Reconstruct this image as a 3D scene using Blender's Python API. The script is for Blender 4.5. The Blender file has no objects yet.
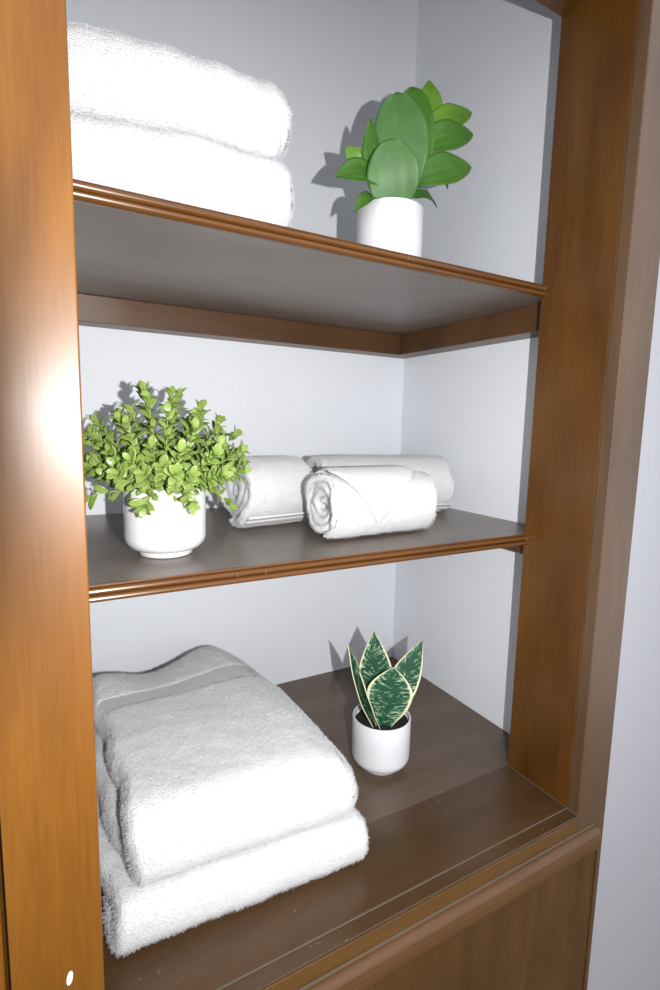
import bpy, bmesh, math, random
from mathutils import Vector, Matrix, noise
rng = random.Random(7)
S = bpy.context.scene
COL = S.collection
W, D, XR, JB, YF = 0.75, 0.659, 0.0882, 0.1545, 0.0214   # niche width, depth, right wall, jamb depth, frame thickness
XO, H = 0.0794, 1.3296                                   # outer edge of right stile, header height
Z1, Z1B, Z2, Z2B = 0.4653, 0.4445, 0.9077, 0.8875        # shelf tops and undersides
FL = -0.80                                               # room floor
XL = -W - XR                                             # left niche wall
XLO = -W - 0.0775                                        # outer edge of left stile

# ------------------------------------------------------------------ materials
def new_mat(name):
    m = bpy.data.materials.new(name); m.use_nodes = True
    nt = m.node_tree
    return m, nt, nt.nodes['Principled BSDF']
def nd(nt, typ, **kw):
    n = nt.nodes.new(typ)
    for k, v in kw.items():
        if k in n.inputs: n.inputs[k].default_value = v
        else: setattr(n, k, v)
    return n
def coords(nt, scale, kind='Object', rot=(0, 0, 0)):
    tc = nt.nodes.new('ShaderNodeTexCoord'); mp = nt.nodes.new('ShaderNodeMapping')
    mp.inputs['Scale'].default_value = scale; mp.inputs['Rotation'].default_value = rot
    nt.links.new(tc.outputs[kind], mp.inputs['Vector'])
    return mp.outputs['Vector']
def ramp(nt, fac, stops):
    r = nt.nodes.new('ShaderNodeValToRGB')
    e = r.color_ramp.elements
    while len(e) < len(stops): e.new(0.5)
    for el, (p, c) in zip(e, stops):
        el.position = p; el.color = (*c, 1)
    nt.links.new(fac, r.inputs['Fac'])
    return r.outputs['Color']
def mixc(nt, fac, a, b, mode='MIX'):
    m = nt.nodes.new('ShaderNodeMix'); m.data_type = 'RGBA'; m.blend_type = mode
    for sock, v in ((m.inputs[0], fac), (m.inputs[6], a), (m.inputs[7], b)):
        if hasattr(v, 'is_output'): nt.links.new(v, sock)
        elif isinstance(v, (int, float)): sock.default_value = v
        else: sock.default_value = (*v, 1)
    return m.outputs[2]
def bump(nt, height, strength, dist, bsdf):
    b = nt.nodes.new('ShaderNodeBump')
    b.inputs['Strength'].default_value = strength; b.inputs['Distance'].default_value = dist
    nt.links.new(height, b.inputs['Height']); nt.links.new(b.outputs['Normal'], bsdf.inputs['Normal'])

def wood(name, cols, axis, rough, spec=0.5, fleck=0.0, coat=0.0):
    m, nt, b = new_mat(name)
    s1 = [14, 14, 14]; s1[axis] = 3.0
    s2 = [300, 300, 300]; s2[axis] = 14
    n1 = nd(nt, 'ShaderNodeTexNoise', Scale=1.0, Detail=4.0, Distortion=0.6)
    nt.links.new(coords(nt, s1), n1.inputs['Vector'])
    n2 = nd(nt, 'ShaderNodeTexNoise', Scale=1.0, Detail=3.0)
    nt.links.new(coords(nt, s2), n2.inputs['Vector'])
    c1 = ramp(nt, n1.outputs['Fac'], [(0.25, cols[0]), (0.5, cols[1]), (0.75, cols[2])])
    g = ramp(nt, n2.outputs['Fac'], [(0.3, (0.88, 0.88, 0.88)), (0.7, (1.08, 1.08, 1.08))])
    c = mixc(nt, 1.0, c1, g, 'MULTIPLY')
    if fleck:
        n3 = nd(nt, 'ShaderNodeTexNoise', Scale=95.0, Detail=2.0)
        nt.links.new(coords(nt, (1, 1.6, 1)), n3.inputs['Vector'])
        n4 = nd(nt, 'ShaderNodeTexNoise', Scale=9.0, Detail=1.0)
        nt.links.new(coords(nt, (1, 1, 1)), n4.inputs['Vector'])
        f3 = ramp(nt, n3.outputs['Fac'], [(0.67, (0, 0, 0)), (0.76, (1, 1, 1))])
        f4 = ramp(nt, n4.outputs['Fac'], [(0.45, (0, 0, 0)), (0.65, (1, 1, 1))])
        f = mixc(nt, 1.0, f3, f4, 'MULTIPLY')
        k = nt.nodes.new('ShaderNodeMath'); k.operation = 'MULTIPLY'; k.inputs[1].default_value = fleck
        nt.links.new(f, k.inputs[0])
        c = mixc(nt, k.outputs[0], c, (0.30, 0.25, 0.19))
    nt.links.new(c, b.inputs['Base Color'])
    n5 = nd(nt, 'ShaderNodeTexNoise', Scale=7.0, Detail=5.0)
    nt.links.new(coords(nt, (1, 1, 1)), n5.inputs['Vector'])
    rr = nt.nodes.new('ShaderNodeMapRange'); rr.inputs[3].default_value = rough - 0.06; rr.inputs[4].default_value = rough + 0.06
    nt.links.new(n5.outputs['Fac'], rr.inputs[0]); nt.links.new(rr.outputs[0], b.inputs['Roughness'])
    b.inputs['Specular IOR Level'].default_value = spec
    b.inputs['Coat Weight'].default_value = coat; b.inputs['Coat Roughness'].default_value = rough
    bump(nt, n2.outputs['Fac'], 0.06, 0.0006, b)
    return m
OAK = ((0.105, 0.037, 0.003), (0.155, 0.057, 0.0045), (0.205, 0.080, 0.007))
M = {}
M['stile'] = wood('varnished_oak_upright', OAK, 2, 0.37)
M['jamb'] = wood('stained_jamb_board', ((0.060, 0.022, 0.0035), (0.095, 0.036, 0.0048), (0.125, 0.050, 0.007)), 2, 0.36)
M['frame'] = wood('dull_brown_frame', ((0.070, 0.038, 0.019), (0.095, 0.052, 0.026), (0.120, 0.066, 0.034)), 2, 0.42, 0.6)
M['rail'] = wood('stained_rail', ((0.070, 0.034, 0.010), (0.105, 0.050, 0.013), (0.140, 0.068, 0.019)), 0, 0.36)
M['nosing'] = wood('varnished_nosing', ((0.08, 0.030, 0.007), (0.115, 0.044, 0.010), (0.15, 0.060, 0.014)), 0, 0.26)
M['board'] = wood('shelf_board_wall_sheen', ((0.130, 0.104, 0.084), (0.160, 0.128, 0.104), (0.190, 0.154, 0.126)), 0, 0.33, 0.6, 0.35)  # grey sheen of the white walls mixed into the brown base colour
M['rear'] = wood('worn_brown_board', ((0.085, 0.055, 0.036), (0.110, 0.073, 0.049), (0.138, 0.094, 0.065)), 0, 0.34, 0.5, 0.5)
M['front'] = wood('glossy_dark_board', ((0.048, 0.024, 0.010), (0.066, 0.034, 0.014), (0.086, 0.046, 0.020)), 0, 0.27, 0.5, 0.4)
M['cleat'] = wood('brown_cleat', ((0.060, 0.026, 0.008), (0.085, 0.038, 0.012), (0.11, 0.050, 0.016)), 0, 0.36)
M['door'] = wood('brown_door_veneer', ((0.050, 0.023, 0.006), (0.076, 0.036, 0.009), (0.104, 0.049, 0.013)), 2, 0.34)
M['moulding'] = wood('reddish_moulding', ((0.080, 0.036, 0.013), (0.108, 0.049, 0.017), (0.140, 0.065, 0.023)), 0, 0.36)

def simple(name, col, rough, spec=0.5, **kw):
    m, nt, b = new_mat(name)
    b.inputs['Base Color'].default_value = (*col, 1); b.inputs['Roughness'].default_value = rough
    b.inputs['Specular IOR Level'].default_value = spec
    for k, v in kw.items(): b.inputs[k].default_value = v
    return m, nt, b
m, nt, b = simple('painted_wallpaper', (0.740, 0.765, 0.812), 0.6, 0.25)
n = nd(nt, 'ShaderNodeTexNoise', Scale=1.0, Detail=3.0); nt.links.new(coords(nt, (330, 330, 16)), n.inputs['Vector'])
n2 = nd(nt, 'ShaderNodeTexNoise', Scale=26.0, Detail=2.0); nt.links.new(coords(nt, (1, 1, 1)), n2.inputs['Vector'])
a_ = nt.nodes.new('ShaderNodeMath'); nt.links.new(n.outputs['Fac'], a_.inputs[0]); nt.links.new(n2.outputs['Fac'], a_.inputs[1])
bump(nt, a_.outputs[0], 0.22, 0.002, b)
M['wall'] = m
def tint(mat, name, col):
    k = mat.copy(); k.name = name; k.node_tree.nodes['Principled BSDF'].inputs['Base Color'].default_value = (*col, 1); return k
M['wall_out'] = tint(M['wall'], 'room_wall_dimmed_in_colour', (0.40, 0.405, 0.445))  # niche wall copy, base colour darkened against the unblocked room light
M['floor'] = wood('room_floor_boards', ((0.16, 0.09, 0.04), (0.22, 0.13, 0.06), (0.28, 0.17, 0.09)), 0, 0.4)
M['caulk'] = simple('dusty_joint', (0.12, 0.095, 0.065), 0.8)[0]
M['chip'] = simple('bare_white_chip', (0.8, 0.78, 0.72), 0.7)[0]
m, nt, b = simple('white_terry', (0.65, 0.652, 0.665), 0.95, 0.15)
b.inputs['Sheen Weight'].default_value = 0.25; b.inputs['Sheen Roughness'].default_value = 0.6
n = nd(nt, 'ShaderNodeTexNoise', Scale=420.0, Detail=3.0); nt.links.new(coords(nt, (1, 1, 1)), n.inputs['Vector'])
bump(nt, n.outputs['Fac'], 0.7, 0.004, b)
M['terry'] = m
m, nt, b = simple('white_woven_band', (0.68, 0.68, 0.69), 0.8, 0.2)
wv = nd(nt, 'ShaderNodeTexWave', Scale=150.0, Distortion=0.0); wv.bands_direction = 'Y'; nt.links.new(coords(nt, (1, 1, 1)), wv.inputs['Vector'])
bump(nt, wv.outputs['Fac'], 0.9, 0.002, b)
M['band'] = m
M['ceramic'] = simple('white_glazed_ceramic', (0.72, 0.72, 0.74), 0.16, 0.5)[0]
M['ceramic_matte'] = simple('white_satin_ceramic', (0.68, 0.67, 0.70), 0.35, 0.5)[0]
m, nt, b = simple('black_soil', (0.012, 0.011, 0.010), 0.9)
n = nd(nt, 'ShaderNodeTexNoise', Scale=260.0, Detail=4.0); nt.links.new(coords(nt, (1, 1, 1)), n.inputs['Vector']); bump(nt, n.outputs['Fac'], 1.0, 0.006, b)
M['soil'] = m

def leaf_mat(name, a, c, vein, rough, nveins=3, trans=0.0, spec=0.4):
    m, nt, b = new_mat(name)
    tc = nt.nodes.new('ShaderNodeTexCoord'); sp = nt.nodes.new('ShaderNodeSeparateXYZ'); nt.links.new(tc.outputs['UV'], sp.inputs[0])
    # long veins: distance of u to the nearest vein line
    ab = nt.nodes.new('ShaderNodeMath'); ab.operation = 'PINGPONG'; ab.inputs[1].default_value = 0.5 / (nveins - 1) if nveins > 1 else 0.5
    nt.links.new(sp.outputs['X'], ab.inputs[0])
    vr = ramp(nt, ab.outputs[0], [(0.0, (1, 1, 1)), (0.022, (0, 0, 0))])
    n1 = nd(nt, 'ShaderNodeTexNoise', Scale=30.0, Detail=2.0); nt.links.new(tc.outputs['Object'], n1.inputs['Vector'])
    base = ramp(nt, n1.outputs['Fac'], [(0.35, a), (0.65, c)])
    k = nt.nodes.new('ShaderNodeMath'); k.operation = 'MULTIPLY'; k.inputs[1].default_value = 0.55
    nt.links.new(vr, k.inputs[0])
    nt.links.new(mixc(nt, k.outputs[0], base, vein), b.inputs['Base Color'])
    b.inputs['Roughness'].default_value = rough; b.inputs['Specular IOR Level'].default_value = spec
    if trans:
        b.inputs['Subsurface Weight'].default_value = trans; b.inputs['Subsurface Radius'].default_value = (0.003, 0.006, 0.002)
        b.inputs['Subsurface Scale'].default_value = 0.5
    return m
M['big_leaf'] = leaf_mat('matte_green_leaf', (0.045, 0.125, 0.028), (0.058, 0.150, 0.033), (0.035, 0.095, 0.020), 0.5)
M['pale_leaf'] = leaf_mat('yellow_green_leaf', (0.105, 0.235, 0.025), (0.130, 0.270, 0.032), (0.08, 0.19, 0.025), 0.42)
M['mid_leaf'] = leaf_mat('mid_green_leaf', (0.052, 0.142, 0.020), (0.068, 0.172, 0.026), (0.04, 0.105, 0.016), 0.38)
M['stem'] = simple('green_stem', (0.12, 0.26, 0.04), 0.5)[0]
M['box_leaf'] = leaf_mat('fresh_green_small_leaf', (0.175, 0.265, 0.055), (0.255, 0.350, 0.090), (0.22, 0.31, 0.085), 0.33, 1)
M['box_stem'] = simple('pale_green_sprig_stem', (0.26, 0.42, 0.09), 0.5)[0]
# variegated snake plant leaf: cream margin, dark green middle, broken pale cross bands
m, nt, b = new_mat('variegated_leaf')
tc = nt.nodes.new('ShaderNodeTexCoord'); sp = nt.nodes.new('ShaderNodeSeparateXYZ'); nt.links.new(tc.outputs['UV'], sp.inputs[0])
def mth(op, a, b_=None, c=None):
    q = nt.nodes.new('ShaderNodeMath'); q.operation = op
    for i, v in enumerate((a, b_, c)):
        if v is None: continue
        if hasattr(v, 'is_output'): nt.links.new(v, q.inputs[i])
        else: q.inputs[i].default_value = v
    return q.outputs[0]
dist = mth('ABSOLUTE', mth('SUBTRACT', sp.outputs['X'], 0.5))
mp = nt.nodes.new('ShaderNodeMapping'); mp.inputs['Scale'].default_value = (5, 44, 1); nt.links.new(tc.outputs['UV'], mp.inputs['Vector'])
# bend the cross bands upward towards the edges
vm = nt.nodes.new('ShaderNodeCombineXYZ')
nt.links.new(mth('MULTIPLY', sp.outputs['X'], 5.0), vm.inputs[0])
nt.links.new(mth('MULTIPLY', mth('ADD', sp.outputs['Y'], mth('MULTIPLY', dist, -0.22)), 42.0), vm.inputs[1])
oi = nt.nodes.new('ShaderNodeObjectInfo'); nt.links.new(mth('MULTIPLY', oi.outputs['Random'], 30.0), vm.inputs[2])
n1 = nd(nt, 'ShaderNodeTexNoise', Scale=1.0, Detail=3.0, Roughness=0.65, Distortion=0.8); nt.links.new(vm.outputs[0], n1.inputs['Vector'])
thr = mth('ADD', n1.outputs['Fac'], mth('MULTIPLY', dist, 0.22))
bands = ramp(nt, thr, [(0.60, (0, 0, 0)), (0.67, (1, 1, 1))])
c = mixc(nt, bands, (0.005, 0.062, 0.030), (0.36, 0.46, 0.30))
n2 = nd(nt, 'ShaderNodeTexNoise', Scale=14.0, Detail=2.0); nt.links.new(tc.outputs['UV'], n2.inputs['Vector'])
marg = ramp(nt, mth('ADD', dist, mth('MULTIPLY', mth('SUBTRACT', n2.outputs['Fac'], 0.5), 0.05)), [(0.432, (0, 0, 0)), (0.452, (1, 1, 1))])
c = mixc(nt, marg, c, (0.66, 0.68, 0.44))
nt.links.new(c, b.inputs['Base Color']); b.inputs['Roughness'].default_value = 0.62; b.inputs['Specular IOR Level'].default_value = 0.3
M['snake'] = m
M['black'] = simple('black_camera_plastic', (0.012, 0.012, 0.013), 0.55)[0]
M['tripod'] = simple('dark_aluminium', (0.05, 0.05, 0.055), 0.4, 0.5, Metallic=0.6)[0]
M['lens_glass'] = simple('flash_window', (0.7, 0.7, 0.7), 0.3)[0]

# ------------------------------------------------------------------ helpers
def mesh_obj(name, verts, faces, mat, parent=None, loc=(0, 0, 0), smooth=True, uvs=None):
    me = bpy.data.meshes.new(name)
    l = Vector(loc)
    me.from_pydata([tuple(Vector(v) - l) for v in verts] if any(loc) else [tuple(v) for v in verts], [], faces)
    if uvs:
        ul = me.uv_layers.new(name='UVMap')
        for lp in me.loops: ul.data[lp.index].uv = uvs[lp.vertex_index]
    me.materials.append(mat)
    bm = bmesh.new(); bm.from_mesh(me); bmesh.ops.recalc_face_normals(bm, faces=bm.faces[:]); bm.to_mesh(me); bm.free()
    for p in me.polygons: p.use_smooth = smooth
    o = bpy.data.objects.new(name, me); COL.objects.link(o)
    if parent: o.parent = parent
    else: o.location = loc
    return o
def bm_obj(name, bm, mat, parent=None, loc=(0, 0, 0), smooth=False):
    me = bpy.data.meshes.new(name)
    bmesh.ops.recalc_face_normals(bm, faces=bm.faces[:])
    if any(loc): bmesh.ops.translate(bm, verts=bm.verts[:], vec=-Vector(loc))
    bm.to_mesh(me); bm.free(); me.materials.append(mat)
    for p in me.polygons: p.use_smooth = smooth
    o = bpy.data.objects.new(name, me); COL.objects.link(o)
    if parent: o.parent = parent
    else: o.location = loc
    return o
def add_box(bm, x0, x1, y0, y1, z0, z1, bev=0.0, seg=2):
    r = bmesh.ops.create_cube(bm, size=1.0)
    for v in r['verts']:
        v.co = Vector(((x0 + x1) / 2 + v.co.x * (x1 - x0), (y0 + y1) / 2 + v.co.y * (y1 - y0), (z0 + z1) / 2 + v.co.z * (z1 - z0)))
    if bev:
        es = list({e for v in r['verts'] for e in v.link_edges})
        bmesh.ops.bevel(bm, geom=es, offset=bev, segments=seg, affect='EDGES', profile=0.5)
def add_prism_x(bm, prof, x0, x1):
    a = [bm.verts.new((x0, y, z)) for y, z in prof]; b_ = [bm.verts.new((x1, y, z)) for y, z in prof]
    n_ = len(prof)
    for i in range(n_): bm.faces.new((a[i], a[(i + 1) % n_], b_[(i + 1) % n_], b_[i]))
    bm.faces.new(a); bm.faces.new(b_[::-1])
def add_tube(bm, pts, radii, seg=10, cap=True):
    rings = []
    for i, p in enumerate(pts):
        p = Vector(p)
        t = (Vector(pts[min(i + 1, len(pts) - 1)]) - Vector(pts[max(i - 1, 0)])).normalized()
        u = t.orthogonal().normalized() if i == 0 else (u - t * u.dot(t)).normalized()
        w = t.cross(u)
        rings.append([bm.verts.new(p + (u * math.cos(2 * math.pi * k / seg) + w * math.sin(2 * math.pi * k / seg)) * radii[i]) for k in range(seg)])
    for a, b_ in zip(rings, rings[1:]):
        for k in range(seg): bm.faces.new((a[k], a[(k + 1) % seg], b_[(k + 1) % seg], b_[k]))
    if cap: bm.faces.new(rings[0][::-1]); bm.faces.new(rings[-1])
def thing(name, label, cat, loc, group=None):
    o = bpy.data.objects.new(name, None); COL.objects.link(o); o.location = loc; o.empty_display_size = 0.05
    return tag(o, label, cat, group)
def tag(o, label, cat, group=None):
    o['label'] = label; o['category'] = cat
    if group: o['group'] = group
    return o
def box_part(name, mat, parent, *a, bev=0.0, smooth=False):
    bm = bmesh.new(); add_box(bm, *a, bev=bev)
    return bm_obj(name, bm, mat, parent, parent.location if parent else (0, 0, 0), smooth)
def struct(name, mat, *a):
    bm = bmesh.new(); add_box(bm, *a); o = bm_obj(name, bm, mat); o['kind'] = 'structure'; return o

# ------------------------------------------------------------------ room shell
ZT = 1.90
struct('wall_back', M['wall'], XL - 0.02, XR + 0.02, D, D + 0.03, -0.03, ZT)
struct('wall_right', M['wall'], XR, XR + 0.03, JB, D, -0.03, ZT)
struct('wall_left', M['wall'], XL - 0.03, XL, JB, D, -0.03, ZT)
struct('ceiling', M['wall'], XL, XR, JB, D, ZT - 0.03, ZT)
struct('wall_front', M['wall_out'], XO + 0.001, 1.8, 0.004, 0.06, FL, ZT)
struct('floor', M['floor'], -2.2, 1.8, -2.4, 0.06, FL - 0.03, FL)

# ------------------------------------------------------------------ the built-in cabinet
cab = thing('linen_cabinet', 'built-in varnished brown wooden linen cabinet framing an open white niche, with a cupboard door below', 'cabinet', (-W / 2, 0, FL))
box_part('stile', M['frame'], cab, 0, XO, 0, YF - 0.0006, FL, ZT, bev=0.0015)
st = box_part('stile', M['stile'], cab, XLO, -W, 0, YF - 0.0006, FL, ZT, bev=0.0015)
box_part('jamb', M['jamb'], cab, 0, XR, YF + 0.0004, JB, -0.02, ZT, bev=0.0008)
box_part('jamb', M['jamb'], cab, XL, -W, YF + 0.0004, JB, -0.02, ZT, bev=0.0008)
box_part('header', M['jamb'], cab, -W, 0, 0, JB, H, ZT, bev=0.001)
box_part('side_casing', M['stile'], cab, XLO - 0.14, XLO - 0.004, 0.006, YF, FL, ZT, bev=0.004)
box_part('bottom_board', M['front'], cab, -W, 0, YF + 0.001, JB, -0.02, 0, bev=0.0006)
box_part('bottom_board', M['rear'], cab, XL, XR, JB + 0.0008, D, -0.02, -0.0004, bev=0.0006)
box_part('bottom_rail', M['rail'], cab, -W, 0, 0, YF, -0.13, -0.0062, bev=0.0008)
box_part('front_lip', M['front'], cab, -W, 0, 0.0004, YF - 0.0003, -0.0062, -0.0012, bev=0.0015)
# pale dusty joints
box_part('joint_line', M['caulk'], cab, -W, 0, YF - 0.0001, YF + 0.0010, -0.004, 0.0004)
box_part('joint_line', M['caulk'], cab, -0.0008, 0, 0.001, JB, -0.001, 0.0007)
box_part('joint_line', M['caulk'], cab, -0.30, 0, JB, JB + 0.0010, -0.004, 0.0003)
box_part('joint_line', M['rail'], cab, -0.0004, 0.001, YF - 0.0008, YF + 0.0004, 0, H)
box_part('joint_line', M['caulk'], cab, 0, XR, JB, JB + 0.0008, H, H + 0.001)
# carcass below
box_part('side_panel', M['rail'], cab, XO - 0.02, XO, YF, D, FL, -0.022)
box_part('side_panel', M['rail'], cab, XLO, XLO + 0.02, YF, D, FL, -0.022)
bm = bmesh.new(); bmesh.ops.create_uvsphere(bm, u_segments=14, v_segments=8, radius=1.0)
for v in bm.verts: v.co = Vector((-0.7802 + v.co.x * 0.0028 + 0.001 * v.co.z, -0.0002 + v.co.y * 0.0006, 0.125 + v.co.z * 0.0075))
o = bm_obj('paint_chip', bm, M['chip'], st, cab.location); o['label'] = 'small white paint chip'
# cupboard door, overlaying the frame
DX0, DX1 = -W - 0.046, 0.046
door = box_part('door', M['door'], cab, DX0 + 0.004, DX1 - 0.004, -0.0125, -0.0008, FL + 0.10, -0.040, bev=0.001)
prof = [(-0.001, -0.0316)]
prof += [(-0.0045 - 0.0120 * math.sin(a), -0.0316 - 0.0115 * (1 - math.cos(a))) for a in [i * math.pi / 2 / 7 for i in range(8)]]
prof += [(-0.0178, -0.050), (-0.0185, -0.058), (-0.0178, -0.0645), (-0.0160, -0.0685), (-0.0128, -0.0695), (-0.001, -0.0695)]
bm = bmesh.new(); add_prism_x(bm, prof, DX0, DX1); bm_obj('door_moulding', bm, M['moulding'], door, cab.location)
bm = bmesh.new(); add_box(bm, DX1 - 0.004, DX1, -0.0150, -0.001, FL + 0.10, -0.0697, bev=0.0015); bm_obj('edge_strip', bm, M['door'], door, cab.location)
bm = bmesh.new(); add_box(bm, DX0, DX1, -0.0040, -0.0004, -0.0319, -0.0311); bm_obj('worn_edge', bm, M['caulk'], door, cab.location)
bm = bmesh.new(); add_box(bm, DX1 - 0.0006, DX1 + 0.0004, -0.0153, -0.0140, -0.19, -0.072); bm_obj('worn_edge', bm, M['caulk'], door, cab.location)
# cleats under both shelves, fixed to the walls
TC = 0.054
for zt, hb, hs in ((Z2B, 0.0492, 0.0492), (Z1B, 0.028, 0.028)):
    zt -= 0.0003
    box_part('shelf_cleat', M['cleat'], cab, XL + TC, XR - TC, D - TC, D, zt - hb, zt, bev=0.001)
    box_part('shelf_cleat', M['cleat'], cab, XR - TC, XR, JB + 0.004, D, zt - hs, zt, bev=0.001)
    box_part('shelf_cleat', M['cleat'], cab, XL, XL + TC, JB + 0.004, D, zt - hs, zt, bev=0.001)

# ------------------------------------------------------------------ shelves
def make_shelf(zb, zt, label):
    t = thing('wooden_shelf', label, 'shelf', (-W / 2, JB, zb))
    bm = bmesh.new(); add_box(bm, XL + 0.001, XR - 0.001, JB + 0.001, D - 0.001, zb, zt - 0.0006, bev=0.0006)
    bm_obj('board', bm, M['board'], t, t.location)
    h = zt - zb; yb = JB + 0.0004
    pr = [(yb, zt), (yb - 0.0035, zt)]                      # thin lip, then two half-round beads
    def bead(c, r, out): return [(yb - 0.0035 - out * math.sin(a), c + r * math.cos(a)) for a in [math.pi * i / 8 for i in range(9)]]
    r = h * 0.215
    pr += [(yb - 0.0045, zt - h * 0.10)] + bead(zt - h * 0.34, r, 0.0062) + bead(zt - h * 0.78, r, 0.0062) + [(yb - 0.001, zb), (yb, zb)]
    bm = bmesh.new(); add_prism_x(bm, pr, -W + 0.0005, -0.0005)
    o = bm_obj('nosing', bm, M['nosing'], t, t.location)
    for xx in (-0.30, -0.292, -0.0025) if zt > 0.8 else (-0.56, -0.52, -0.0035):
        bm = bmesh.new(); add_box(bm, xx - 0.0006, xx + 0.0006, yb - 0.0101, yb - 0.006, zt - h * 0.5, zt - h * 0.22)
        bm_obj('scuff_mark', bm, M['caulk'], o, t.location)
    return t
make_shelf(Z2B, Z2, 'upper brown wooden shelf with a beaded front edge, seen from below')
make_shelf(Z1B, Z1, 'middle brown wooden shelf with a beaded front edge, carrying the rolled towels')

# ------------------------------------------------------------------ towels
def fbm(p, f): return noise.noise(Vector(p) * f)
def resample(path, step):
    out = [Vector(path[0])]; acc = 0.0
    pts = [Vector(p) for p in path]
    d = [0.0]
    for a, b_ in zip(pts, pts[1:]): d.append(d[-1] + (b_ - a).length)
    n_ = max(2, int(d[-1] / step)); res = []; j = 0
    for i in range(n_ + 1):
        s = d[-1] * i / n_
        while j < len(d) - 2 and d[j + 1] < s: j += 1
        f = (s - d[j]) / max(1e-9, d[j + 1] - d[j])
        res.append(pts[j].lerp(pts[j + 1], f))
    return res, d[-1]
def sheet(path, tk, x0, x1, step=0.004, edge=None, xoff=None, deform=None, amp=0.0022, fine=0.0011, seed=0, srange=None, lift=0.0, edge_l=None, groove=None):
    """A thick cloth following a path in the y-z plane, running from x0 to x1."""
    P, L = resample(path, step)
    n_ = len(P)
    T = [(P[min(i + 2, n_ - 1)] - P[max(i - 2, 0)]).normalized() for i in range(n_)]
    N = [Vector((-t.y, t.x)) for t in T]
    half = (x1 - x0) / 2; edge = edge or tk / 2
    nw = int(2 * half / step)
    ws = []
    for j in range(nw + 1): ws.append(-1 + 2 * j / nw)
    e = edge / half; el = (edge_l or edge) / half
    for k in range(1, 5): ws += [1 - e * (1 - math.cos(k * math.pi / 10)), -1 + el * (1 - math.cos(k * math.pi / 10))]
    ws = sorted(set(round(w, 6) for w in ws))
    V, F, prev = [], [], None
    i0, i1 = (0, n_ - 1) if not srange else (int(srange[0] / L * n_), int(srange[1] / L * n_))
    for i in range(i0, i1 + 1):
        s = L * i / (n_ - 1)
        ts = 1.0
        dend = min(s, L - s) if not srange else 9
        if dend < tk / 2: ts = math.sqrt(max(0.0, 1 - (1 - dend / (tk / 2)) ** 2)) * 0.98 + 0.02
        ring = []
        for side in (1, -1):
            if srange and side > 0: continue
            for w in (ws if side > 0 or srange else ws[-2:0:-1]):
                q = max(0.0, (abs(w) - (1 - e)) / e) if w > 0 else max(0.0, (abs(w) - (1 - el)) / el)
                hh = tk / 2 * math.sqrt(max(0.0, 1 - q * q)) * ts
                x = (x0 + x1) / 2 + half * w
                if xoff: x += xoff(s / L, w) * min(1.0, abs(w)) ** 2
                c = P[i] + N[i] * side * (hh + (lift if srange else 0))
                p = Vector((x, c.x, c.y))
                sd = Vector((seed * 3.1, seed * 1.7, seed))
                dn = amp * (fbm(p + sd, 14) + 0.6 * fbm(p + sd, 37)) + (0 if srange else fine * (fbm(p + sd, 240) + 0.8 * (rng.random() - 0.5)))
                p += Vector((0, N[i].x, N[i].y)) * side * dn
                if q > 0.3 and not srange: p.x += (1 if w > 0 else -1) * (0.0022 * fbm(p, 60) + fine * (rng.random() - 0.5) * 1.6)
                if groove and side < 0:
                    g = smooth(groove[0] - 0.004, groove[0] + 0.002, s) * (1 - smooth(groove[1] - 0.002, groove[1] + 0.004, s)) * groove[2]
                    p += Vector((0, N[i].x, N[i].y)) * g
                if deform: p = deform(p)
                ring.append(len(V)); V.append(p)
        if prev:
            m_ = len(ring)
            for k in range(m_ if not srange else m_ - 1): F.append((prev[k], prev[(k + 1) % m_], ring[(k + 1) % m_], ring[k]))
        elif not srange: F.append(tuple(ring[::-1]))
        prev = ring
    if not srange: F.append(tuple(prev))
    return V, F
def ufold(yb, yf, zb, zt, tk, yb2=None):
    """U-shaped path: top ply forwards, round the front, bottom ply back."""
    r = (zt - zb - tk) / 2; zc = (zt + zb) / 2
    p = [(yb, zc + r)] + [(yf + r + tk / 2 + (yb - yf) * t, zc + r) for t in (0.6, 0.3, 0.1)]
    ex = 2 / 3.4
    p += [(yf + r + tk / 2 - r * abs(math.sin(a)) ** ex, zc + r * math.copysign(abs(math.cos(a)) ** ex, math.cos(a))) for a in [math.pi * i / 24 for i in range(25)]]
    p += [(yf + r + tk / 2 + 0.05, zc - r), (yb2 or yb, zc - r)]
    return p
from mathutils.bvhtree import BVHTree
def rest_z(bvh, p):
    best = -1.0
    for dx, dy in ((0, 0), (0.004, 0), (-0.004, 0), (0, 0.004), (0, -0.004)):
        h = bvh.ray_cast(Vector((p.x + dx, p.y + dy, 3.0)), Vector((0, 0, -1)))
        if h[0] is not None: best = max(best, h[0].z)
    return best
def smooth(a, b_, x):
    t = min(1, max(0, (x - a) / (b_ - a))); return t * t * (3 - 2 * t)
def towel(name, VF, loc, label, group=None, rot=0.0, under=None):
    V, F = VF
    if under:                                                     # settle on the towel underneath
        for p in V: p.z = max(p.z, rest_z(under, p) + 0.0008)
    o = mesh_obj(name, V, F, M['terry'], None, (0, 0, 0))
    # the object origin sits at the towel's base
    o.data.transform(Matrix.Translation(-Vector(loc)))
    o.location = loc; o.rotation_euler.z = rot
    return tag(o, label, 'towel', group)

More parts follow.
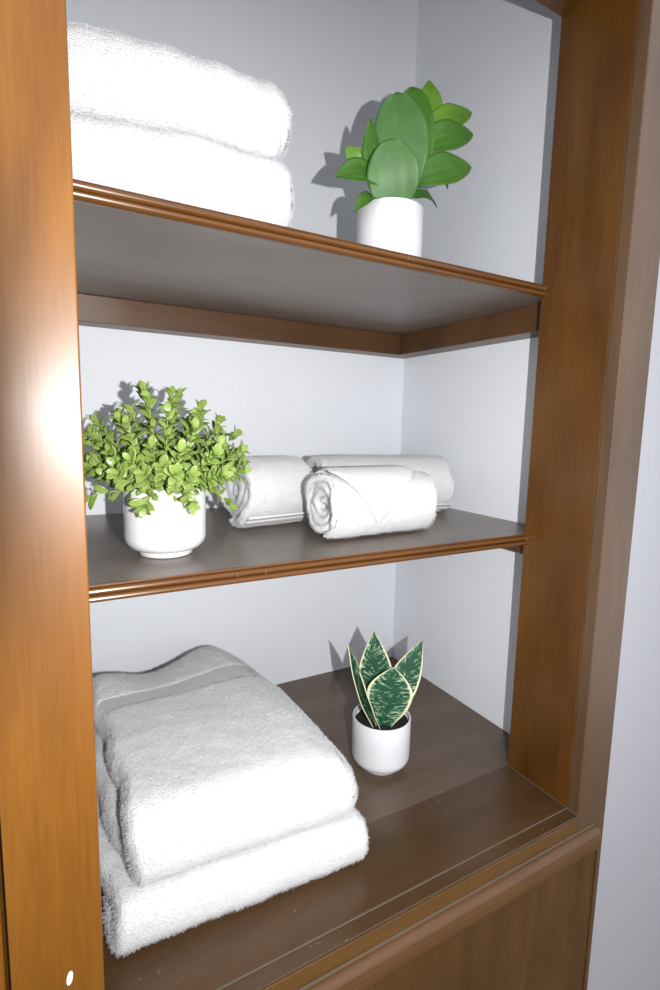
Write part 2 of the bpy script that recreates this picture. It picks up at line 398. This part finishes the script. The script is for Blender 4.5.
# -- big folded pair on the niche bottom
def def_low(p):
    z = p.z
    f = 1 - 0.06 * smooth(-0.45, -0.37, p.x) * smooth(0.02, 0.09, z) - 0.10 * smooth(0.40, 0.53, p.y)
    return Vector((p.x, p.y - 0.018 * smooth(-0.72, -0.38, p.x), max(0.0006, z * f)))
G1 = 'pair of folded bath towels on the niche bottom'
VF = sheet(ufold(0.50, 0.099, 0.0005, 0.077, 0.037), 0.0365, -0.742, -0.374, step=0.0040, edge=0.014, edge_l=0.014,
           xoff=lambda s, w: (0.012 * smooth(0.30, 0.50, s) - 0.016 * smooth(0.55, 0.9, s) + 0.005 * math.sin(s * 31)) if w < 0 else 0.0, deform=def_low, amp=0.0022, seed=1)
towel('folded_towel', VF, (-0.55, 0.30, 0.0), 'thick folded white bath towel, lower of the two stacked on the niche bottom', G1)
LOW = BVHTree.FromPolygons(*VF)
def def_up(p):
    low = 0.10 * smooth(-0.46, -0.365, p.x) * smooth(0.10, 0.17, p.z) + 0.055 * smooth(-0.45, -0.37, p.x) + 0.10 * smooth(0.41, 0.53, p.y)
    z = p.z - 0.09 * low * 2.2 * (0.4 if p.z < 0.13 else 1)
    z += 0.024 * smooth(-0.60, -0.70, p.x) * smooth(0.38, 0.50, p.y) * smooth(0.13, 0.18, p.z)
    z += 0.006 * math.sin((p.x + 0.7) * 9) * smooth(0.3, 0.5, p.y) * smooth(0.13, 0.18, p.z)
    z += 0.018 * smooth(-0.62, -0.45, p.x) * smooth(0.36, 0.52, p.y) * smooth(0.13, 0.18, p.z)
    z -= 0.003 * math.exp(-((p.y - 0.425) / 0.03) ** 2) * smooth(0.13, 0.18, p.z)
    cx = 0.055 * smooth(0.34, 0.55, p.y) * smooth(-0.6, -0.37, p.x)
    return Vector((p.x - cx, p.y - 0.014 * smooth(-0.70, -0.38, p.x) + 0.055 * smooth(0.3, 0.5, p.y) * smooth(-0.66, -0.42, p.x), z))
UP = ufold(0.52, 0.099, 0.074, 0.185, 0.054)
XO_UP = lambda s, w: (-0.020 * smooth(0.5, 0.75, s) + 0.004 * math.sin(s * 37) - 0.014 * (1 - smooth(0.0, 0.3, s))) if w < 0 else 0.0
U_ARGS = dict(edge=0.028, edge_l=0.014, xoff=XO_UP, deform=def_up, amp=0.0022, seed=2)
VF = sheet(UP, 0.0535, -0.708, -0.388, step=0.0040, groove=(0.106, 0.138, 0.0040), **U_ARGS)
up = towel('folded_towel', VF, (-0.54, 0.30, 0.085), 'folded white bath towel with a woven band, upper of the two on the niche bottom', G1, under=LOW)
V, F = sheet(UP, 0.0535, -0.706, -0.390, step=0.0040, srange=(0.107, 0.137), lift=-0.0014, **U_ARGS)
o = mesh_obj('woven_band', V, F, M['band'], up); o.data.transform(Matrix.Translation(-Vector(up.location))); o['label'] = 'flat woven band'

# -- pair on the upper shelf
G2 = 'pair of folded towels on the upper shelf'
def def_t1(p):
    z = Z2 + (p.z - Z2) * (1 - 0.14 * smooth(-0.60, -0.78, p.x))
    return Vector((p.x, p.y, max(Z2 + 0.0006, z)))
VF = sheet(ufold(0.54, 0.172, Z2 + 0.0005, Z2 + 0.100, 0.048), 0.0475, -0.833, -0.466, step=0.0042, edge=0.022, deform=def_t1, amp=0.004, seed=4)
towel('folded_towel', VF, (-0.65, 0.35, Z2), 'plump folded white towel, lower of the two on the upper shelf', G2)
T1 = BVHTree.FromPolygons(*VF)
def def_t2(p):
    return Vector((p.x, p.y, p.z - 0.013 * smooth(-0.60, -0.78, p.x) - 0.010 * smooth(-0.50, -0.465, p.x) * smooth(1.03, 1.08, p.z)))
VF = sheet(ufold(0.54, 0.174, Z2 + 0.098, Z2 + 0.190, 0.045), 0.0445, -0.832, -0.470, step=0.0045, edge=0.026, deform=def_t2, amp=0.0045, seed=5)
towel('folded_towel', VF, (-0.65, 0.35, Z2 + 0.098), 'plump folded white towel, upper of the two on the upper shelf', G2, under=T1)

# -- rolled towels on the middle shelf
def spiral(R, turns, tk, end=-math.pi * 0.5, sq=0.94):
    pts = []
    n_ = int(turns * 40)
    for i in range(n_ + 1):
        t = i / n_; th = end - (1 - t) * turns * 2 * math.pi
        r = tk * 0.55 + (R - tk / 2 - tk * 0.55) * t
        pts.append((r * math.cos(th), r * math.sin(th) * sq))
    return pts
def roll(R, tk, L, loc, rot, label, end, seed, sq=0.94, cone=0.0):
    turns = (R - tk * 1.05) / tk
    p = spiral(R, turns, tk * 1.04, end, sq)
    zc = max(R * sq, 0.001)
    def df(q):
        k = 1.0
        y, z = q.y * k, q.z * k + zc
        z = max(0.0006, z)
        if z < 0.02: y *= 1 + 0.10 * (1 - z / 0.02)
        return Vector((q.x, y, z))
    V, F = sheet(p, tk * 0.97, -L / 2, L / 2, step=0.0045, edge=tk * 0.5, xoff=lambda s, w: (0.010 * (1 - s) * (1 if w < 0 else -1) + 0.004 * math.sin(s * 40)), deform=df, amp=0.0016, fine=0.0010, seed=seed)
    o = mesh_obj('rolled_towel', V, F, M['terry']); o.location = loc; o.rotation_euler.z = rot
    return tag(o, label, 'towel', 'rolled white towels on the middle shelf')
RL = roll(0.0725, 0.0180, 0.150, (-0.4020, 0.428, Z1), math.radians(9), 'rolled white towel beside the leafy green plant, its layered end facing left', -math.pi * 0.42, 11, 0.95)
RB = roll(0.0730, 0.0222, 0.320, (-0.136, 0.440, Z1), math.radians(-6), 'rolled white towel at the back, half hidden behind the front roll near the right wall', -math.pi * 0.42, 12, 0.96)
RF = roll(0.0600, 0.0130, 0.226, (-0.268, 0.268, Z1), math.radians(3), 'rolled white towel lying in front of the others with a pointed corner folded over it', -math.pi * 0.6, 13, 0.97)
# corner flap on the front roll: a triangle of cloth wrapped over the top and down the front
V, F = [], []
na, nb = 44, 26
R_ = 0.0606
for j in range(nb + 1):
    for i in range(na + 1):
        x = -0.100 + 0.180 * i / na
        u_ = i / na
        lim = 0.25 + 1.85 * max(0.0, 1 - (0.42 - u_) / 0.42 if u_ < 0.42 else 1 - (u_ - 0.42) / 0.58) ** 0.9          # how far down the front this column reaches (radians from the top)
        a = -0.55 + (lim + 0.55) * j / nb
        edge_ = min(j, nb - j, i, na - i) / 3.0
        rr = R_ + 0.0042 * min(1.0, edge_) + 0.0006 * (rng.random() - 0.5)
        V.append((x, -rr * math.sin(a), rr * math.cos(a) * 0.97 + R_ * 0.97))
for j in range(nb):
    for i in range(na): F.append((j * (na + 1) + i, j * (na + 1) + i + 1, (j + 1) * (na + 1) + i + 1, (j + 1) * (na + 1) + i))
o = mesh_obj('corner_flap', V, F, M['terry'], RF); o['label'] = 'pointed cloth corner'
# the double hem at the lower front of the left and the back roll
for R0, RO, L0, sq, zc in ((RL, 0.0725, 0.144, 0.95, 0.0689), (RB, 0.073, 0.308, 0.96, 0.0701)):
    V, F = [], []
    na, nb = 60, 8
    for j in range(nb + 1):
        for i in range(na + 1):
            a = math.pi * (1.20 + 0.115 * j / nb)
            rr = RO + 0.0003 + 0.0022 * abs(math.sin(math.pi * 2 * j / nb)) ** 0.6 + 0.0004 * (rng.random() - 0.5)
            V.append((-L0 / 2 + L0 * i / na, rr * math.cos(a), max(0.0012, rr * math.sin(a) * sq + zc)))
    for j in range(nb):
        for i in range(na): F.append((j * (na + 1) + i, j * (na + 1) + i + 1, (j + 1) * (na + 1) + i + 1, (j + 1) * (na + 1) + i))
    mesh_obj('hem', V, F, M['band'], R0)

# short terry pile on every towel
for i, o in enumerate([q for q in COL.objects if q.name.startswith(('folded_towel', 'rolled_towel'))]):
    md = o.modifiers.new('terry_pile', 'PARTICLE_SYSTEM'); ps = o.particle_systems[0]; st_ = ps.settings
    st_.type = 'HAIR'; st_.count = 80000 if o.name.startswith('folded') else 30000
    st_.hair_length = 0.0022 if o.name.startswith('folded') else 0.0020; st_.hair_step = 2; st_.use_advanced_hair = True
    st_.brownian_factor = 0.0008; st_.use_emit_random = True
    st_.root_radius = 0.5; st_.tip_radius = 0.25; st_.radius_scale = 0.0009; st_.render_step = 2; st_.display_step = 2
    ps.seed = i + 1

# ------------------------------------------------------------------ plants
def lathe(name, prof, mat, parent, seg=64):
    V, F = [], []
    for r, z in prof:
        for k in range(seg): V.append((r * math.cos(2 * math.pi * k / seg), r * math.sin(2 * math.pi * k / seg), z))
    for j in range(len(prof) - 1):
        for k in range(seg): F.append((j * seg + k, j * seg + (k + 1) % seg, (j + 1) * seg + (k + 1) % seg, (j + 1) * seg + k))
    F.append(tuple(range(seg))[::-1]); F.append(tuple((len(prof) - 1) * seg + k for k in range(seg)))
    return mesh_obj(name, V, F, mat, parent)
def pot(parent, R, h, mat, soil_z):
    f = 0.66 * R
    pr = [(f - 0.002, 0.0), (f, 0.0012), (f + 0.0004, 0.0065)]
    r0, zc = R * 0.30, 0.008 + R * 0.36
    pr += [(f + 0.001, 0.0085)]
    pr += [(R - R * 0.34 + R * 0.34 * math.sin(a) , zc - R * 0.36 * math.cos(a)) for a in [math.pi / 2 * i / 9 for i in range(1, 10)]]
    pr += [(R, h * 0.6), (R, h - 0.002), (R - 0.0008, h - 0.0004), (R - 0.002, h), (R - 0.0032, h - 0.0006), (R - 0.0036, h - 0.003), (R - 0.0036, soil_z - 0.002)]
    lathe('pot', pr, mat, parent)
    V, F = [(0, 0, soil_z + 0.004)], []
    seg, nr = 48, 8
    for j in range(1, nr + 1):
        for k in range(seg):
            r = (R - 0.0037) * j / nr
            V.append((r * math.cos(2 * math.pi * k / seg), r * math.sin(2 * math.pi * k / seg), soil_z + 0.004 * (1 - j / nr) + (rng.random() - 0.5) * 0.003))
    for k in range(seg): F.append((0, 1 + k, 1 + (k + 1) % seg))
    for j in range(nr - 1):
        for k in range(seg): F.append((1 + j * seg + k, 1 + (j + 1) * seg + k, 1 + (j + 1) * seg + (k + 1) % seg, 1 + j * seg + (k + 1) % seg))
    mesh_obj('soil', V, F, M['soil'], parent)

def leaf_geo(base, tip, width, face, wfun, bend=0.0, cup=0.0, nu=12, nv=20, rib=0.0, ripple=0.0, tipcurl=0.0):
    """Blade from base to tip whose upper side looks along `face`; bend bows it out, cup folds it about the midrib."""
    b_, t = Vector(base), Vector(tip)
    ax = (t - b_); L = ax.length; ax.normalize()
    f = Vector(face); f = (f - ax * f.dot(ax)).normalized()
    sd = ax.cross(f)
    V, F, UV = [], [], []
    for j in range(nv + 1):
        v = j / nv
        w = width / 2 * wfun(v)
        c = b_ + ax * L * v + f * (bend * math.sin(math.pi * v) - tipcurl * v ** 3)
        for i in range(nu + 1):
            u = -1 + 2 * i / nu
            z = cup * w * (u * u) - rib * math.exp(-(u * 7) ** 2) * (1 - v * 0.7) - rib * 0.6 * math.exp(-((abs(u) - 0.5) * 7) ** 2) * math.sin(math.pi * v)
            z += ripple * math.sin(v * 17 + 2 * u) * u * u
            V.append(c + sd * w * u + f * z); UV.append((i / nu, v))
    for j in range(nv):
        for i in range(nu):
            a = j * (nu + 1) + i
            F.append((a, a + 1, a + nu + 2, a + nu + 1))
    return V, F, UV
def thicken(o, t):
    md = o.modifiers.new('thickness', 'SOLIDIFY'); md.thickness = t; md.offset = 0
def shape(peak, p, q=1.0, base=0.06):
    """0..1 outline with the widest place at `peak` and a pointed tip."""
    def f(v):
        if v < peak: return base + (1 - base) * math.sin(math.pi / 2 * v / peak) ** p
        return max(0.004, math.cos(math.pi / 2 * (v - peak) / (1 - peak)) ** q)
    return f

# -- broad-leaved plant on the upper shelf
pl = thing('potted_plant', 'broad-leaved green plant in a white cylinder pot on the upper shelf', 'plant', (-0.2533, 0.2619, Z2), 'potted plants in white pots')
pot(pl, 0.0550, 0.1045, M['ceramic_matte'], 0.092)
TC_ = (-0.52, -0.78, -0.34)                                        # roughly towards the viewer's side of the room
B = M['big_leaf']; P_ = M['pale_leaf']; Md = M['mid_leaf']
broad = shape(0.52, 0.75, 0.50, 0.15); lance = shape(0.48, 0.8, 0.82, 0.08)
BIG = [((-0.010, -0.030, 0.088), (-0.044, -0.0569, 0.1800), 0.081, TC_, broad, B, 0.006, 0.10),
       ((0.0183, -0.0119, 0.120), (-0.0150, -0.0290, 0.2680), 0.088, TC_, broad, B, 0.010, 0.10),
       ((0.058, 0.0081, 0.150), (0.0412, 0.0081, 0.3120), 0.070, (-0.62, -0.72, -0.2), broad, Md, 0.010, 0.08),
       ((0.0950, 0.0281, 0.245), (0.1020, 0.0381, 0.3570), 0.046, (-0.4, -0.85, -0.2), lance, P_, 0.006, 0.15),
       ((0.0700, 0.0131, 0.248), (0.1780, 0.0081, 0.3130), 0.048, (-0.25, -0.75, 0.25), lance, P_, 0.008, 0.20),
       ((0.0450, 0.0031, 0.212), (0.1660, -0.0119, 0.2640), 0.054, (-0.30, -0.80, 0.15), lance, Md, 0.010, 0.20),
       ((0.0250, -0.0119, 0.150), (0.1570, -0.0219, 0.2040), 0.056, (-0.30, -0.80, 0.15), lance, Md, 0.010, 0.20),
       ((0.0552, -0.0019, 0.180), (0.1228, -0.0019, 0.1690), 0.036, (-0.30, -0.60, 0.70), lance, B, 0.010, 0.2),
       ((0.0400, 0.0031, 0.135), (0.1000, -0.0019, 0.1330), 0.026, (-0.3, -0.6, 0.5), lance, B, 0.010, 0.25),
       ((-0.030, -0.0119, 0.120), (-0.0553, -0.0119, 0.2260), 0.034, (-0.85, -0.45, 0.0), lance, Md, 0.006, 0.15),
       ((-0.020, 0.0131, 0.155), (-0.0790, 0.0181, 0.1900), 0.036, TC_, lance, P_, 0.008, 0.15),
       ((-0.025, -0.0069, 0.140), (-0.1150, -0.0169, 0.1270), 0.052, (-0.4, -0.7, 0.3), lance, Md, 0.012, 0.18),
       ((-0.028, -0.0119, 0.110), (-0.0849, -0.0269, 0.0800), 0.030, (-0.6, -0.6, 0.4), lance, Md, 0.012, 0.2)]
for (b_, t, w, f, wf, mt, bend, cup) in BIG:
    V, F, UV = leaf_geo(b_, t, w, f, wf, bend, cup, nu=16, nv=24, rib=0.0011, ripple=0.0008, tipcurl=0.004)
    o = mesh_obj('leaf', V, F, mt, pl, uvs=UV); thicken(o, 0.0008)
    if mt is P_: o['label'] = 'pale yellow-green leaf'
bm = bmesh.new()
for (b_, t, *_r) in BIG:
    b_ = Vector(b_)
    add_tube(bm, [(b_.x * 0.25, b_.y * 0.25, 0.090), (b_.x * 0.5, b_.y * 0.5, 0.090 + (b_.z - 0.09) * 0.6), b_ + Vector((0, 0.002, 0)), b_.lerp(Vector(t), 0.12) + Vector((0, 0.002, 0.0))], [0.0028, 0.0024, 0.0018, 0.0010], 7)
bm_obj('stem', bm, M['stem'], pl, smooth=True)

# -- snake plant on the niche bottom
pl = thing('potted_plant', 'small snake plant with cream-edged mottled leaves in a white pot on the niche bottom', 'plant', (-0.2220, 0.2754, -0.0002), 'potted plants in white pots')
pot(pl, 0.0563, 0.1034, M['ceramic_matte'], 0.090)
sw = shape(0.60, 1.1, 0.80, 0.24); sw2 = shape(0.50, 0.9, 0.85, 0.35)
SN = [((-0.0077, -0.0154, 0.0860), (0.0049, -0.0254, 0.2090), 0.086, (-0.42, -0.80, 0.45), shape(0.62, 1.25, 0.85, 0.30), 0.006, 0.14),
      ((-0.0050, 0.0080, 0.0860), (-0.0043, 0.0296, 0.2640), 0.070, (-0.45, -0.85, 0.25), shape(0.45, 1.0, 1.05, 0.35), -0.004, 0.12),
      ((0.0080, 0.0000, 0.0860), (0.1029, 0.0096, 0.2325), 0.060, (-0.62, -0.70, 0.30), shape(0.45, 1.0, 1.05, 0.35), -0.008, 0.12),
      ((-0.0190, -0.0040, 0.0860), (-0.0818, -0.0004, 0.2600), 0.054, (0.62, -0.62, 0.30), shape(0.50, 1.0, 0.9, 0.35), -0.006, 0.16),
      ((-0.0150, -0.0160, 0.0860), (-0.0700, -0.0230, 0.2150), 0.040, (-0.90, 0.05, 0.10), shape(0.55, 1.0, 0.85, 0.35), 0.004, 0.14)]
for (b_, t, w, f, wf, bend, cup) in SN:
    V, F, UV = leaf_geo(b_, t, w, f, wf, bend, cup, nu=14, nv=30, ripple=0.0004)
    thicken(mesh_obj('leaf', V, F, M['snake'], pl, uvs=UV), 0.0016)

# -- small-leaved bushy plant on the middle shelf
pl = thing('potted_plant', 'bushy plant with small bright green oval leaves in a white pot on the middle shelf', 'plant', (-0.6237, 0.2756, Z1), 'potted plants in white pots')
pot(pl, 0.0572, 0.1000, M['ceramic'], 0.084)
oval = shape(0.60, 0.85, 0.55, 0.16)
def sprig(start, d, L, droop, nl, size):
    V, F, UV = [], [], []
    pts = []
    d = Vector(d).normalized()
    for k in range(9):
        t = k / 8
        pts.append(Vector(start) + d * L * t + Vector((0, 0, -droop * t * t)))
    def add(p, dirv, up, s):
        v, f, uv = leaf_geo(p, p + dirv * s, s * 0.50, up, oval, bend=s * 0.06, cup=0.16, nu=4, nv=6, tipcurl=s * 0.10)
        o_ = len(V); V.extend(v); UV.extend(uv); F.extend(tuple(i + o_ for i in q) for q in f)
    for k in range(nl):
        t = 0.30 + 0.70 * (k + 0.5) / nl
        i = min(7, int(t * 8)); p = pts[i].lerp(pts[i + 1], t * 8 - i)
        tg = (pts[i + 1] - pts[i]).normalized()
        ang = k * math.pi / 2 + rng.random() * 0.6
        o1 = tg.orthogonal().normalized(); o2 = tg.cross(o1)
        rad = o1 * math.cos(ang) + o2 * math.sin(ang)
        for sg in (1, -1):
            dv = (rad * sg * 0.85 + tg * (0.55 + 0.35 * rng.random()) + Vector((rng.uniform(-.2, .2), rng.uniform(-.2, .2), rng.uniform(-.15, .15)))).normalized()
            upv = tg * 0.5 - rad * sg * 0.2 + (p - Vector((0, 0, 0.10))).normalized() * 0.6 + Vector((0, 0, 0.2))
            add(p, dv, upv, size * rng.uniform(0.75, 1.15))
    tg = (pts[8] - pts[7]).normalized()
    for q in range(4):                                            # rosette at the tip
        ang = q * math.pi / 2 + rng.random()
        o1 = tg.orthogonal().normalized(); o2 = tg.cross(o1)
        rad = o1 * math.cos(ang) + o2 * math.sin(ang)
        add(pts[8], (tg * 1.1 + rad * 0.6).normalized(), tg * 0.4 - rad * 0.8, size * rng.uniform(0.8, 1.05))
    return V, F, UV, pts
SP = []
N_SP = 76
for k in range(N_SP):                                             # spread over a dome
    ph = k * 2.39996; zz = 1 - (k + 0.5) / N_SP * 0.98
    rr = math.sqrt(max(0, 1 - zz * zz))
    SP.append((ph, rr, zz))
for k, (ph, rr, zz) in enumerate(SP):
    d = Vector((rr * math.cos(ph) * 1.10, rr * math.sin(ph) * 0.95, zz * 1.0 + 0.22))
    if d.z < 0.55: d.z = 0.50 + 0.20 * rng.random()
    dn_ = d.normalized(); hz = math.hypot(dn_.x, dn_.y)
    L = ((hz / 0.100) ** 2.6 + (max(0.05, dn_.z) / 0.166) ** 2.6) ** (-1 / 2.6) * (0.74 + 0.24 * rng.random()) - 0.008
    start = (d.x * 0.022, d.y * 0.022, 0.088)
    V, F, UV, pts = sprig(start, d, L, 0.010 * (1 - zz) * rng.uniform(0.5, 1.3), 7, 0.0215)
    o = mesh_obj('sprig', V, F, M['box_leaf'], pl, uvs=UV); thicken(o, 0.0005)
    bm = bmesh.new(); add_tube(bm, pts, [0.0012 - 0.00008 * i for i in range(9)], 6); bm_obj('stem', bm, M['box_stem'], o, smooth=True)
for (d, L, dr) in (((-0.45, -0.85, 0.60), 0.080, 0.044), ((0.95, -0.35, 0.70), 0.085, 0.060), ((-0.9, -0.5, 0.42), 0.105, 0.030), ((0.15, -1.0, 0.62), 0.080, 0.04)):   # sprigs hanging over the rim
    V, F, UV, pts = sprig((d[0] * 0.02, d[1] * 0.02, 0.086), d, L, dr, 4, 0.022)
    o = mesh_obj('sprig', V, F, M['box_leaf'], pl, uvs=UV); thicken(o, 0.0005)
    bm = bmesh.new(); add_tube(bm, pts, [0.0012 - 0.00008 * i for i in range(9)], 6); bm_obj('stem', bm, M['box_stem'], o, smooth=True)

# ------------------------------------------------------------------ camera, light
CAM = Vector((-0.7882, -0.4982, 0.6559)); yaw, pitch, roll_ = -0.517, -0.1313, 0.0224
fw = Vector((-math.sin(yaw) * math.cos(pitch), math.cos(yaw) * math.cos(pitch), math.sin(pitch)))
rt = Vector((math.cos(yaw), math.sin(yaw), 0)); uu = rt.cross(fw)
r2 = rt * math.cos(roll_) + uu * math.sin(roll_); u2 = -rt * math.sin(roll_) + uu * math.cos(roll_)
cd = bpy.data.cameras.new('camera'); co = bpy.data.objects.new('viewpoint', cd); COL.objects.link(co)
cd.sensor_fit = 'VERTICAL'; cd.sensor_height = 36.0; cd.lens = 523.88 / 990 * 36.0; cd.clip_start = 0.01
R3 = Matrix((r2, u2, -fw)).transposed()
co.matrix_world = Matrix.Translation(CAM) @ R3.to_4x4()
S.camera = co

t = thing('camera', 'unseen black camera with a flash on a tripod, its lens widened to shade the left upright', 'camera', (CAM.x - fw.x * 0.16, CAM.y - fw.y * 0.16, FL))
def cpt(r, u, b): return CAM + r2 * r + u2 * u - fw * b
def cam_box(bm, r0, r1, u0, u1, b0, b1, bev):
    n0 = len(bm.verts); add_box(bm, r0, r1, u0, u1, b0, b1, bev); bm.verts.ensure_lookup_table()
    for v in bm.verts[n0:]: v.co = cpt(*v.co)
bm = bmesh.new(); cam_box(bm, -0.055, 0.050, -0.075, 0.075, 0.125, 0.195, 0.012); bm_obj('camera_body', bm, M['black'], t, t.location)
LR = 0.0717  # unseen lens barrel, widened so its shadow reaches the left stile
bm = bmesh.new(); add_tube(bm, [cpt(0, -0.004, b) for b in (0.004, 0.006, 0.05, 0.052, 0.10, 0.126)], [LR - 0.002, LR, LR, LR - 0.012, LR - 0.012, LR - 0.02], 40)
bm_obj('lens', bm, M['black'], t, t.location)
bm = bmesh.new(); cam_box(bm, 0.085, 0.148, -0.034, 0.034, 0.082, 0.150, 0.006); fo = bm_obj('flash_head', bm, M['black'], t, t.location)
bm = bmesh.new(); cam_box(bm, 0.090, 0.143, -0.028, 0.028, 0.0805, 0.0818, 0.0); bm_obj('flash_window', bm, M['lens_glass'], fo, t.location)
bm = bmesh.new(); cam_box(bm, 0.048, 0.088, -0.012, 0.012, 0.130, 0.150, 0.002); bm_obj('flash_foot', bm, M['black'], t, t.location)
hub = cpt(0, 0, 0.16); hub.z -= 0.20
bm = bmesh.new(); add_tube(bm, [cpt(0, -0.06, 0.16), (hub.x, hub.y, hub.z)], [0.016, 0.016], 14); bm_obj('centre_column', bm, M['tripod'], t, t.location)
for k in range(3):
    a = math.radians(-121 + 120 * k); ft = Vector((hub.x + 0.36 * math.cos(a), hub.y + 0.36 * math.sin(a), FL + 0.0105))
    bm = bmesh.new(); add_tube(bm, [hub, ft], [0.014, 0.010], 12); bm_obj('leg', bm, M['tripod'], t, t.location)

ld = bpy.data.lights.new('flash', 'SPOT'); ld.energy = 48.0; ld.spot_size = math.radians(150); ld.spot_blend = 1.0; ld.shadow_soft_size = 0.005; ld.color = (1.0, 0.985, 0.97)
lo = bpy.data.objects.new('flash', ld); COL.objects.link(lo); lo.location = (-0.7215, -0.611, 0.6563)
lo.rotation_euler = Vector((0.37, 0.92, -0.06)).to_track_quat('-Z', 'Y').to_euler()

wd = bpy.data.worlds.new('room_light'); wd.use_nodes = True; S.world = wd
bg = wd.node_tree.nodes['Background']; bg.inputs['Color'].default_value = (0.93, 0.96, 1.0, 1); bg.inputs['Strength'].default_value = 1.05

S.view_settings.view_transform = 'Standard'; S.view_settings.look = 'None'
S.view_settings.gamma = 1.0; S.view_settings.exposure = 0.17; S.view_settings.use_curve_mapping = False
